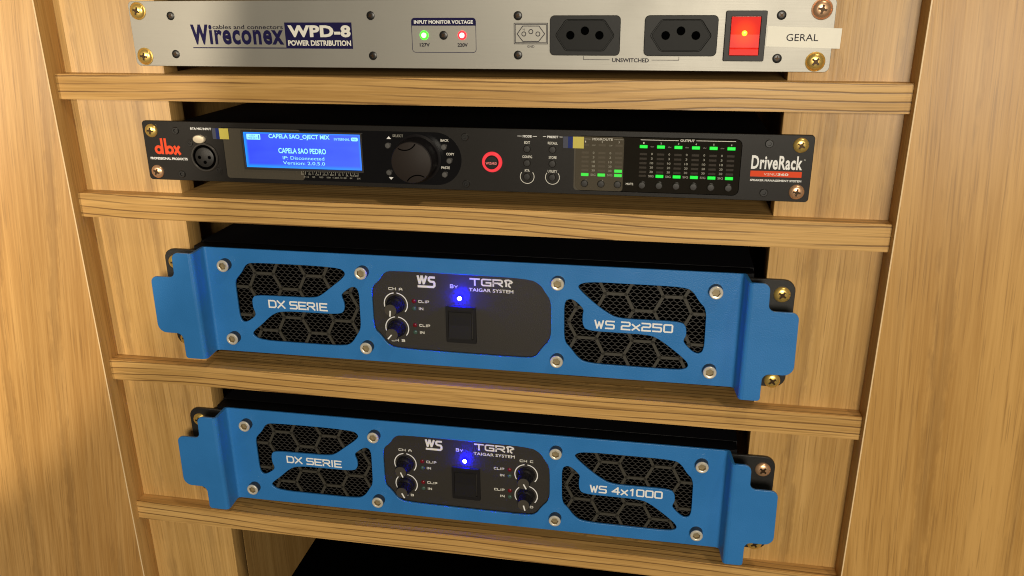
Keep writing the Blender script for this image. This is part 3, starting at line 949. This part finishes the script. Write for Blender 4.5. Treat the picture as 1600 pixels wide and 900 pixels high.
    decal('print_block', [[(202.8, -5.9), (235.6, -5.9), (235.6, -2.0), (202.8, -2.0)]], P, 'print_red', pr)
    text('V2NU', 211.5, 219.6, -4.9, -3.3, P - .1, 'print_cream', pr, -0.006)
    text('360', 220.2, 227.2, -4.9, -3.2, P - .1, 'print_cream', pr, 0.03)
    text('SPEAKER MANAGEMENT SYSTEM', 203.0, 235.8, -9.0, -7.6, P, 'print_white', pr, 0.03)
    text('TM', 235.9, 237.0, 5.5, 6.3, P, 'print_cream', pr)
    # protective film left on, with its pull tabs
    f1 = plate('film_with_reflection', [rrect(-175.6, -114.0, -19.0, 18.0, 2.5)], -0.22, 0.06, 'film_reflection_tint', d)  # real film, but cut to the extent of the painted brown reflection
    f2 = plate('film_with_reflection', [rrect(84.8, 118.6, -19.0, 18.2, 2.0)], -0.76, 0.06, 'film_reflection_tint', d)
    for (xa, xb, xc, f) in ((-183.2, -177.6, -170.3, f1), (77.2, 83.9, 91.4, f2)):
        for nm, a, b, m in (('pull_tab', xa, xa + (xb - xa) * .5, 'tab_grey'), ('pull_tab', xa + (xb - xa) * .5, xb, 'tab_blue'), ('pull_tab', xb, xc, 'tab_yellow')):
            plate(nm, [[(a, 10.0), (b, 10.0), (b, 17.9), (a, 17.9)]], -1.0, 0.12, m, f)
    return d
processor()

# ================================================================== 3 and 4: blue power amplifiers
U = 2.9
def sh(pts): return [(x, z - U) for x, z in pts]
GRL_U = sh([(-161.4, 35.9), (-93.3, 35.8), (-87.0, 31.8), (-89.3, 27.3), (-100.5, 18.5), (-108.7, 11.8), (-114.8, 9.3), (-140, 9.0), (-163.2, 8.8), (-166.6, 6.3), (-167.0, -1.6), (-165.0, -6.3), (-166.2, -9.8), (-175.2, -15.6), (-179.2, -12.6), (-179.4, 3), (-179.6, 17.8), (-177.9, 21.8), (-172.8, 27.0), (-168.5, 34.3)])
GRL_L = sh([(-82.2, 21.4), (-77.4, 18.2), (-77.8, 3), (-77.9, -13.2), (-80.9, -18.3), (-86.4, -27.0), (-93.9, -29.9), (-130, -29.9), (-163.3, -29.9), (-170.3, -25.6), (-168.4, -21.9), (-160.7, -15.8), (-151.7, -7.2), (-143.4, -3.4), (-120, -3.1), (-94.6, -3.0), (-90.4, 0.2), (-90.0, 6.6), (-92.2, 12.3), (-90.8, 15.0)])
GRR_U = sh([(97.3, 34.8), (130, 34.7), (166.5, 34.6), (172.5, 31.2), (176.7, 24.1), (182.2, 18.8), (182.4, 3), (182.6, -13.2), (178.9, -16.6), (174.5, -14.9), (168.1, -8.6), (167.8, -5.5), (169.5, -2.3), (169.0, 4.4), (165.2, 7.9), (140, 7.7), (119.5, 7.6), (111.1, 12.1), (102.6, 18.2), (91.4, 28.2), (90.2, 31.8)])
GRR_L = sh([(84.3, 20.9), (88.5, 19.8), (95.2, 13.3), (94.1, 9.2), (94.3, 0.7), (97.8, -3.5), (120, -3.6), (143.0, -3.7), (150.5, -6.7), (162.4, -15.4), (172.2, -23.8), (171.9, -28.3), (165.7, -30.4), (130, -30.2), (98.0, -30.0), (91.1, -25.8), (85.8, -18.3), (81.0, -13.5), (80.7, 3), (80.6, 18.2)])
CTRL = sh([(-50.1, 35.3), (0, 35.0), (54.2, 34.7), (62.9, 30.5), (66.6, 24.3), (70.7, 18.5), (70.9, 3), (70.9, -12.4), (64.2, -20.0), (60.1, -26.9), (54.2, -29.3), (0, -29), (-49.7, -28.7), (-56.8, -25.6), (-62.5, -17.5), (-67.2, -13.3), (-67.2, 2), (-67.2, 16.5), (-65.8, 22.6), (-60.7, 26.7), (-56.4, 33.6)])
BOLTS = [(x, z) for x in (-185.2, -73.0, 76.0, 187.6) for z in (30.6, -30.9)]

def hex_bars(cx0, cz0, x0, x1, z0, z1):
    bm = bmesh.new()
    PX, E_, SX, SZ = 41.4, 7.4, 5.9, 12.0
    segs = []
    for i in range(-4, 5):
        for j in range(-4, 5):
            ex = cx0 + PX * i + (PX / 2 if j % 2 else 0)
            ez = cz0 + 12.0 * j
            segs.append(((ex - E_, ez), (ex + E_, ez)))
            segs.append(((ex + E_, ez), (ex + E_ + SX, ez - SZ)))
            segs.append(((ex + E_, ez), (ex + E_ + SX, ez + SZ)))
    for a, b in segs:
        if not all(x0 - 8 < p[0] < x1 + 8 and z0 - 8 < p[1] < z1 + 8 for p in (a, b)): continue
        A, B = Vector((a[0], 0, a[1])), Vector((b[0], 0, b[1]))
        d = (B - A)
        m = Matrix.Translation((A + B) / 2) @ Matrix.Rotation(-math.atan2(d.z, d.x), 4, 'Y') @ Matrix.Diagonal((d.length + 1.6, 1.2, 2.2, 1))
        r = bmesh.ops.create_cube(bm, size=1.0)
        bmesh.ops.transform(bm, matrix=m, verts=r['verts'])
    return mesh_from(bm)
def wire_mesh(x0, x1, z0, z1):
    """expanded-metal mesh: rows of flattened hexagons, one wire strip per edge"""
    bm = bmesh.new()
    px, pz = 4.8, 2.5
    w, t = 0.46, 0.5
    def seg(a, b):
        d = Vector((b[0] - a[0], b[1] - a[1])); n = Vector((-d.y, d.x)).normalized() * (w / 2)
        q = [(a[0] + n.x, a[1] + n.y), (b[0] + n.x, b[1] + n.y), (b[0] - n.x, b[1] - n.y), (a[0] - n.x, a[1] - n.y)]
        f = [bm.verts.new((x, 0, z)) for x, z in q]; g = [bm.verts.new((x, t, z)) for x, z in q]
        bm.faces.new(f); bm.faces.new((f[0], f[1], g[1], g[0])); bm.faces.new((f[2], f[3], g[3], g[2]))
    nx, nz = int((x1 - x0) / px) + 1, int((z1 - z0) / pz) + 1
    for j in range(nz):
        for i in range(nx):
            X = x0 + i * px + (px / 2 if j % 2 else 0); Z = z0 + j * pz
            h = 0.55
            seg((X, Z - h), (X, Z + h))
            seg((X, Z + h), (X + px / 2, Z + pz - h))
            seg((X, Z + h), (X - px / 2, Z + pz - h))
    bmesh.ops.recalc_face_normals(bm, faces=bm.faces)
    return mesh_from(bm)
HEX_L = hex_bars(-134.9, 14.4 - U, -182, -74, -36, 36)
HEX_R = hex_bars(138.3, 13.6 - U, 78, 185, -36, 36)
WIRE = wire_mesh(-54, 54, -35, 35)

def socket_bolt_mesh():
    bm = bmesh.new()
    n = 24
    def hexpt(i, r):
        a = 2 * math.pi * i / n + 0.2
        k = math.pi / 3
        aa = (a - 0.2) % k - k / 2
        rr = r * math.cos(k / 2) / math.cos(aa)
        return rr * math.cos(a), rr * math.sin(a)
    def rg(f, y): return [bm.verts.new((*[f(i)[0]], y, f(i)[1])) for i in range(n)]
    cir = lambda r: (lambda i: (r * math.cos(2 * math.pi * i / n + .2), r * math.sin(2 * math.pi * i / n + .2)))
    hx = lambda r: (lambda i: hexpt(i, r))
    rings = [rg(cir(4.9), 0), rg(cir(4.9), -5.0), rg(cir(4.75), -5.6), rg(cir(4.3), -6.0), rg(cir(3.5), -6.0), rg(hx(3.05), -5.7), rg(hx(2.95), -3.4)]
    mi = [1, 0, 0, 0, 0, 2]
    for k, (a, b) in enumerate(zip(rings, rings[1:])):
        for i in range(n):
            f = bm.faces.new((a[i], a[(i + 1) % n], b[(i + 1) % n], b[i]))
            f.material_index = mi[k]
    f = bm.faces.new(rings[-1]); f.material_index = 2
    bmesh.ops.recalc_face_normals(bm, faces=bm.faces)
    me = mesh_from(bm, 30)
    for m in ('nickel', 'bolt_side_shade', 'socket_floor'): me.materials.append(MATS[m])
    return me
BOLT = socket_bolt_mesh()
def amp_knob_mesh():
    bm = bmesh.new()
    prof = [(7.2, 0), (7.2, -0.8), (6.6, -1.4), (6.5, -4.2), (6.0, -4.8), (5.55, -5.2), (5.2, -12.6), (4.95, -13.4), (4.7, -13.6)]
    n = 36
    rings = []
    for r, y in prof:
        rings.append([bm.verts.new(((r - (0.22 if (i % 3 == 0 and -13 < y < -5) else 0)) * math.cos(2 * math.pi * i / n), y, (r - (0.22 if (i % 3 == 0 and -13 < y < -5) else 0)) * math.sin(2 * math.pi * i / n))) for i in range(n)])
    for a, b in zip(rings, rings[1:]):
        for i in range(n): bm.faces.new((a[i], a[(i + 1) % n], b[(i + 1) % n], b[i]))
    f = bm.faces.new(rings[-1]); f.material_index = 1
    bmesh.ops.recalc_face_normals(bm, faces=bm.faces)
    me = mesh_from(bm, 30)
    me.materials.append(MATS['knob_black']); me.materials.append(MATS['knob_cap'])
    return me
KNOB = amp_knob_mesh()
POINTER = mesh_from(box_bm(-0.5, 0.5, -13.85, -13.5, 0.2, 4.9)); POINTER.materials.append(MATS['print_white'])
SCREW_EAR = cross_screw_mesh(5.7, 2.2, 'brass')
SCREW_EAR2 = cross_screw_mesh(5.7, 2.2, 'copper_brass')

def handle_mesh(s):
    """folded sheet: flange running forward from the panel's end, then a flat grip with a tab; s = -1 left, 1 right"""
    fx, gx = (202.4, 201.6) if s < 0 else (205.8, 207.4)
    ox = 3.2 if s < 0 else 0.0                                    # where the flange leaves the panel and where it meets the grip
    out = [(gx + 3, -43.9, 0), (217.5, -43.9, 6), (222.3, -43.9, 6), (222.3, -22.8, 5), (243.0, -22.8, 7), (242.2, 24.0, 5), (222.0, 24.0, 4.5), (221.6, 43.9, 5), (gx + 3, 43.9, 0)]
    out = [(x - (ox if 210 < x else 0), z, r) for x, z, r in out]
    pts = [(s * x, z) for x, z in fillet(out)]
    me = plate_mesh([pts], -18.9, 2.0, 0.3)
    bm = bmesh.new()
    bm.from_mesh(me)
    bmesh.ops.scale(bm, vec=(1 / S,) * 3, verts=bm.verts)
    # flange with rounded folds, swept along z
    prof = [(fx - 2.2, 0.0), (fx - 1.2, -0.1), (fx - 0.5, -0.6), (fx + .05, -1.6), (gx - .15, -15.6), (gx + .15, -17.0), (gx + .9, -18.1), (gx + 1.9, -18.75), (gx + 3.1, -18.9),
            (gx + 3.1, -16.9), (gx + 2.5, -16.7), (gx + 2.1, -15.8), (fx + 2.1, -0.5), (fx + 1.2, 1.2), (fx - 2.2, 1.9)]
    r0 = [bm.verts.new((s * x, y, -43.7)) for x, y in prof]
    r1 = [bm.verts.new((s * x, y, 43.7)) for x, y in prof]
    n = len(prof)
    nf = []
    for i in range(n):
        j = (i + 1) % n
        nf.append(bm.faces.new((r0[i], r0[j], r1[j], r1[i])))
    nf.append(bm.faces.new(r0)); nf.append(bm.faces.new(list(reversed(r1))))
    bmesh.ops.recalc_face_normals(bm, faces=nf)
    return mesh_from(bm, 45)
HANDLE = {s: handle_mesh(s) for s in (-1, 1)}
BLUE_PANEL = plate_mesh([rrect(-200.6, 203.8, -43.7, 43.7, 0.3), chaikin(GRL_U), chaikin(GRL_L), chaikin(GRR_U), chaikin(GRR_L), chaikin(CTRL)], 0.0, 2.0, 0.3)

def amplifier(label, zc, xc, four):
    d = thing('power_amplifier', label, 'amplifier', (xc, -4, zc), 44, 'blue power amplifiers')
    pn = link('front_panel', BLUE_PANEL, 'blue_powder', d)
    for s in (-1, 1): link('handle', HANDLE[s], 'blue_powder', d)
    # black ear plate behind, with the same openings a little larger
    ears = plate('rack_ear', [fillet([(-237.8, -41.5, 8), (-203.5, -41.5, 0), (-203.5, 40.4, 0), (-237.8, 40.4, 8)])], 1.2, 2.6, 'black_powder', d, 0.4)
    ears = plate('rack_ear', [fillet([(241.3, -41.5, 8), (205, -41.5, 0), (205, 40.4, 0), (241.3, 40.4, 8)])], 1.2, 2.6, 'black_powder', d, 0.4)
    for k, (x, z) in enumerate(((-229.0, 29.8), (-229.0, -36.0), (232.6, 29.8), (232.3, -36.4))):
        place(SCREW_EAR2 if (four and k == 2) else SCREW_EAR, 'mounting_screw', x, 1.2, z, d, 17 * k + 5 * four)
    # chassis
    ch = box('chassis', -214, 214, 16, 330, -43.2, 43.6, 'black_metal', d, 0.6)
    box('top_lip', -211, 211, 2.3, 17, 42.4, 43.3, 'black_metal', ch, 0.2)
    box('side_lip', -213, -206, 4.2, 17, -42.0, 43.0, 'black_metal', ch)
    box('side_lip', 206, 213, 4.2, 17, -42.0, 43.0, 'black_metal', ch)
    for x in (-170, 196):
        link('rubber_foot', mesh_from(lathe_bm([(10, -5.6), (10, 0)], 20)), 'black_plastic', d, (x, 24, -43.0)).rotation_euler = (0, 0, 0)
    # fan grilles behind the openings
    for cx, hx in ((-128.3, HEX_L), (131.6, HEX_R)):
        g = plate('grille_backing', [[(cx - 56, -38), (cx + 56, -38), (cx + 56, 38), (cx - 56, 38)]], 9.0, 1.0, 'hole_black', d)
        h = link('grille_frame', hx, 'grille_hex', d, (0, 3.4, 0))
        w = link('wire_mesh', WIRE, 'grille_wire', d, (cx, 4.4, 0))
        w['kind'] = 'stuff'
    for k, (x, z) in enumerate(BOLTS):
        place(BOLT, 'socket_bolt', x, 0.0, z, d, k * 23 + 11 * four)
    strokes('DX SERIE', -153.2, -104.0, -1.1 - U, 5.7 - U, 1.2, -0.08, 'print_white', pn, 0.30, 0.55)
    strokes('WS 4x1000' if four else 'WS 2x250', 103.0, 159.9, -1.1 - U, 5.7 - U, 1.2, -0.08, 'print_white', pn, 0.34, 0.62)
    # control plate seen through the middle opening
    C = 3.2
    cp = plate('control_plate', [rrect(-72, 76, -36, 36, 2)], C, 1.2, 'control_black', d)
    P = C - 0.08
    mk = 'print_cream'
    bm = bmesh.new()                                               # WS logo: heavy joined letters with an underline hooking into the S
    for i, q in enumerate(([(-31.1, 31.6), (-29.6, 24.7)], [(-29.6, 25.6), (-27.9, 31.6)], [(-27.9, 31.6), (-26.4, 24.7)], [(-26.4, 25.6), (-24.2, 31.6)])):
        ribbon(bm, [(x, z - U) for x, z in q], 1.75, P - .004 * i)
    ribbon(bm, [(-17.6, 30.5 - U), (-21.6, 30.5 - U), (-22.4, 29.7 - U), (-22.4, 28.2 - U), (-21.4, 27.2 - U), (-18.8, 27.0 - U), (-18.2, 26.0 - U), (-18.2, 24.0 - U), (-19.2, 22.9 - U), (-31.4, 22.9 - U)], 1.8, P - .02)
    link('logo', mesh_from(bm), mk, cp)
    strokes('B', -6.2, -3.5, 22.9 - U, 25.9 - U, 0.55, P, mk, cp)
    strokes('Y', -2.9, -0.2, 23.0 - U, 25.2 - U, 0.5, P, mk, cp)
    strokes('TGR', 9.0, 34.4, 25.8 - U, 31.8 - U, 1.25, P, mk, cp, 0.30)
    # claw-shaped swirl after the letters
    bm = bmesh.new()
    ribbon(bm, [(35.6, 31.4 - U), (36.6, 30.0 - U), (37.0, 28.4 - U), (36.8, 26.2 - U)], 1.5, P)
    ribbon(bm, [(36.0, 31.2 - U), (38.6, 31.5 - U), (40.6, 30.8 - U), (41.5, 29.4 - U)], 1.3, P - .02)
    ribbon(bm, [(41.0, 29.2 - U), (39.6, 29.4 - U), (38.7, 28.4 - U), (38.8, 27.0 - U), (40.2, 25.8 - U)], 1.2, P - .04)
    link('logo', mesh_from(bm), mk, cp)
    text('TAIGAR SYSTEM', 8.4, 42.2, 21.2 - U, 23.9 - U, P, mk, cp, 0.018, space=1.05)
    # power light and rocker
    dome_led('power_light', 1.4, C, 15.6 - U, 2.4, 2.4, 'led_blue_dim' if four else 'led_blue', d)
    dome_led('light_core', 1.4, C - 2.0, 15.6 - U, 1.6, 0.6, 'led_blue_core', d)
    sw = plate('rocker_switch', [rrect(-10.1, 13.6, -21.1 - U, 8.7 - U, 1.0), rrect(-8.0, 10.9, -17.6 - U, 4.2 - U, 0.6)], C - 1.6, 1.6, 'black_plastic', d, 0.3)
    bm = bmesh.new()
    prof = [(-17.2 - U, -0.1), (-17.2 - U, -2.6), (-6.6 - U, -1.7), (3.9 - U, -1.3), (3.9 - U, -0.1)]
    rows = [[bm.verts.new((X, y, z)) for z, y in prof] for X in (-7.7, 10.0)]
    for i in range(len(prof) - 1): bm.faces.new((rows[0][i], rows[1][i], rows[1][i + 1], rows[0][i + 1]))
    bm.faces.new(rows[0]); bm.faces.new(list(reversed(rows[1])))
    bmesh.ops.recalc_face_normals(bm, faces=bm.faces)
    link('rocker', mesh_from(bm), 'black_plastic', sw, (0, C, 0))
    # channel controls
    sets = [(-49.5, -1, 'A', 'B')] + ([(51.4, 1, 'C', 'D')] if four else [])
    for x, side, a, b in sets:
        turn = {'A': 186, 'B': 220} if not four else {'A': 158, 'B': 153, 'C': 152, 'D': 165}
        for ch_, z in ((a, 7.2 - U), (b, -12.5 - U)):
            line(arc_pts(x, z, 9.2, 98, 215 if not four else 212, 20), 0.75, P, 'print_white', cp, 'scale_arc')
            line(arc_pts(x, z, 9.2, 83, -40, 20), 0.75, P, 'print_white', cp, 'scale_arc')
            k = place(KNOB, 'level_knob', x, C, z, d)
            q = link('pointer', POINTER, None, k, (x, C, z))
            q.rotation_euler = (0, math.radians(turn[ch_]), 0)
            zt = (18.6 if ch_ in 'AC' else -24.0) - U
            strokes('CH ' + ch_, x - 5.2, x + 5.8, zt, zt + 2.2, 0.46, P, mk, cp, 0.45, 0.8)
            for t, dz, led in (('CLIP', 3.1, 'led_red_off'), ('IN', -2.8, 'led_green_off')):
                lx = x + 14.5 if side < 0 else x - 13.5
                dome_led('indicator_light', lx, C, z + dz + .2, 1.75, 1.0, led, d)
                w = 8.5 if t == 'CLIP' else 3.7
                if side < 0: xa, xb = lx + 3.5, lx + 3.5 + w
                else: xa, xb = lx - 4.4 - w, lx - 4.4
                strokes(t, xa, xb, z + dz - .85, z + dz + 1.35, 0.46, P, mk, cp, 0.5)
    return d
amplifier('blue power amplifier marked WS 2x250 with two knobs, on the third shelf down', -118.2, -4.5, False)
amplifier('blue power amplifier marked WS 4x1000 with four knobs, on the lowest shelf', -258.9, -4.3, True)
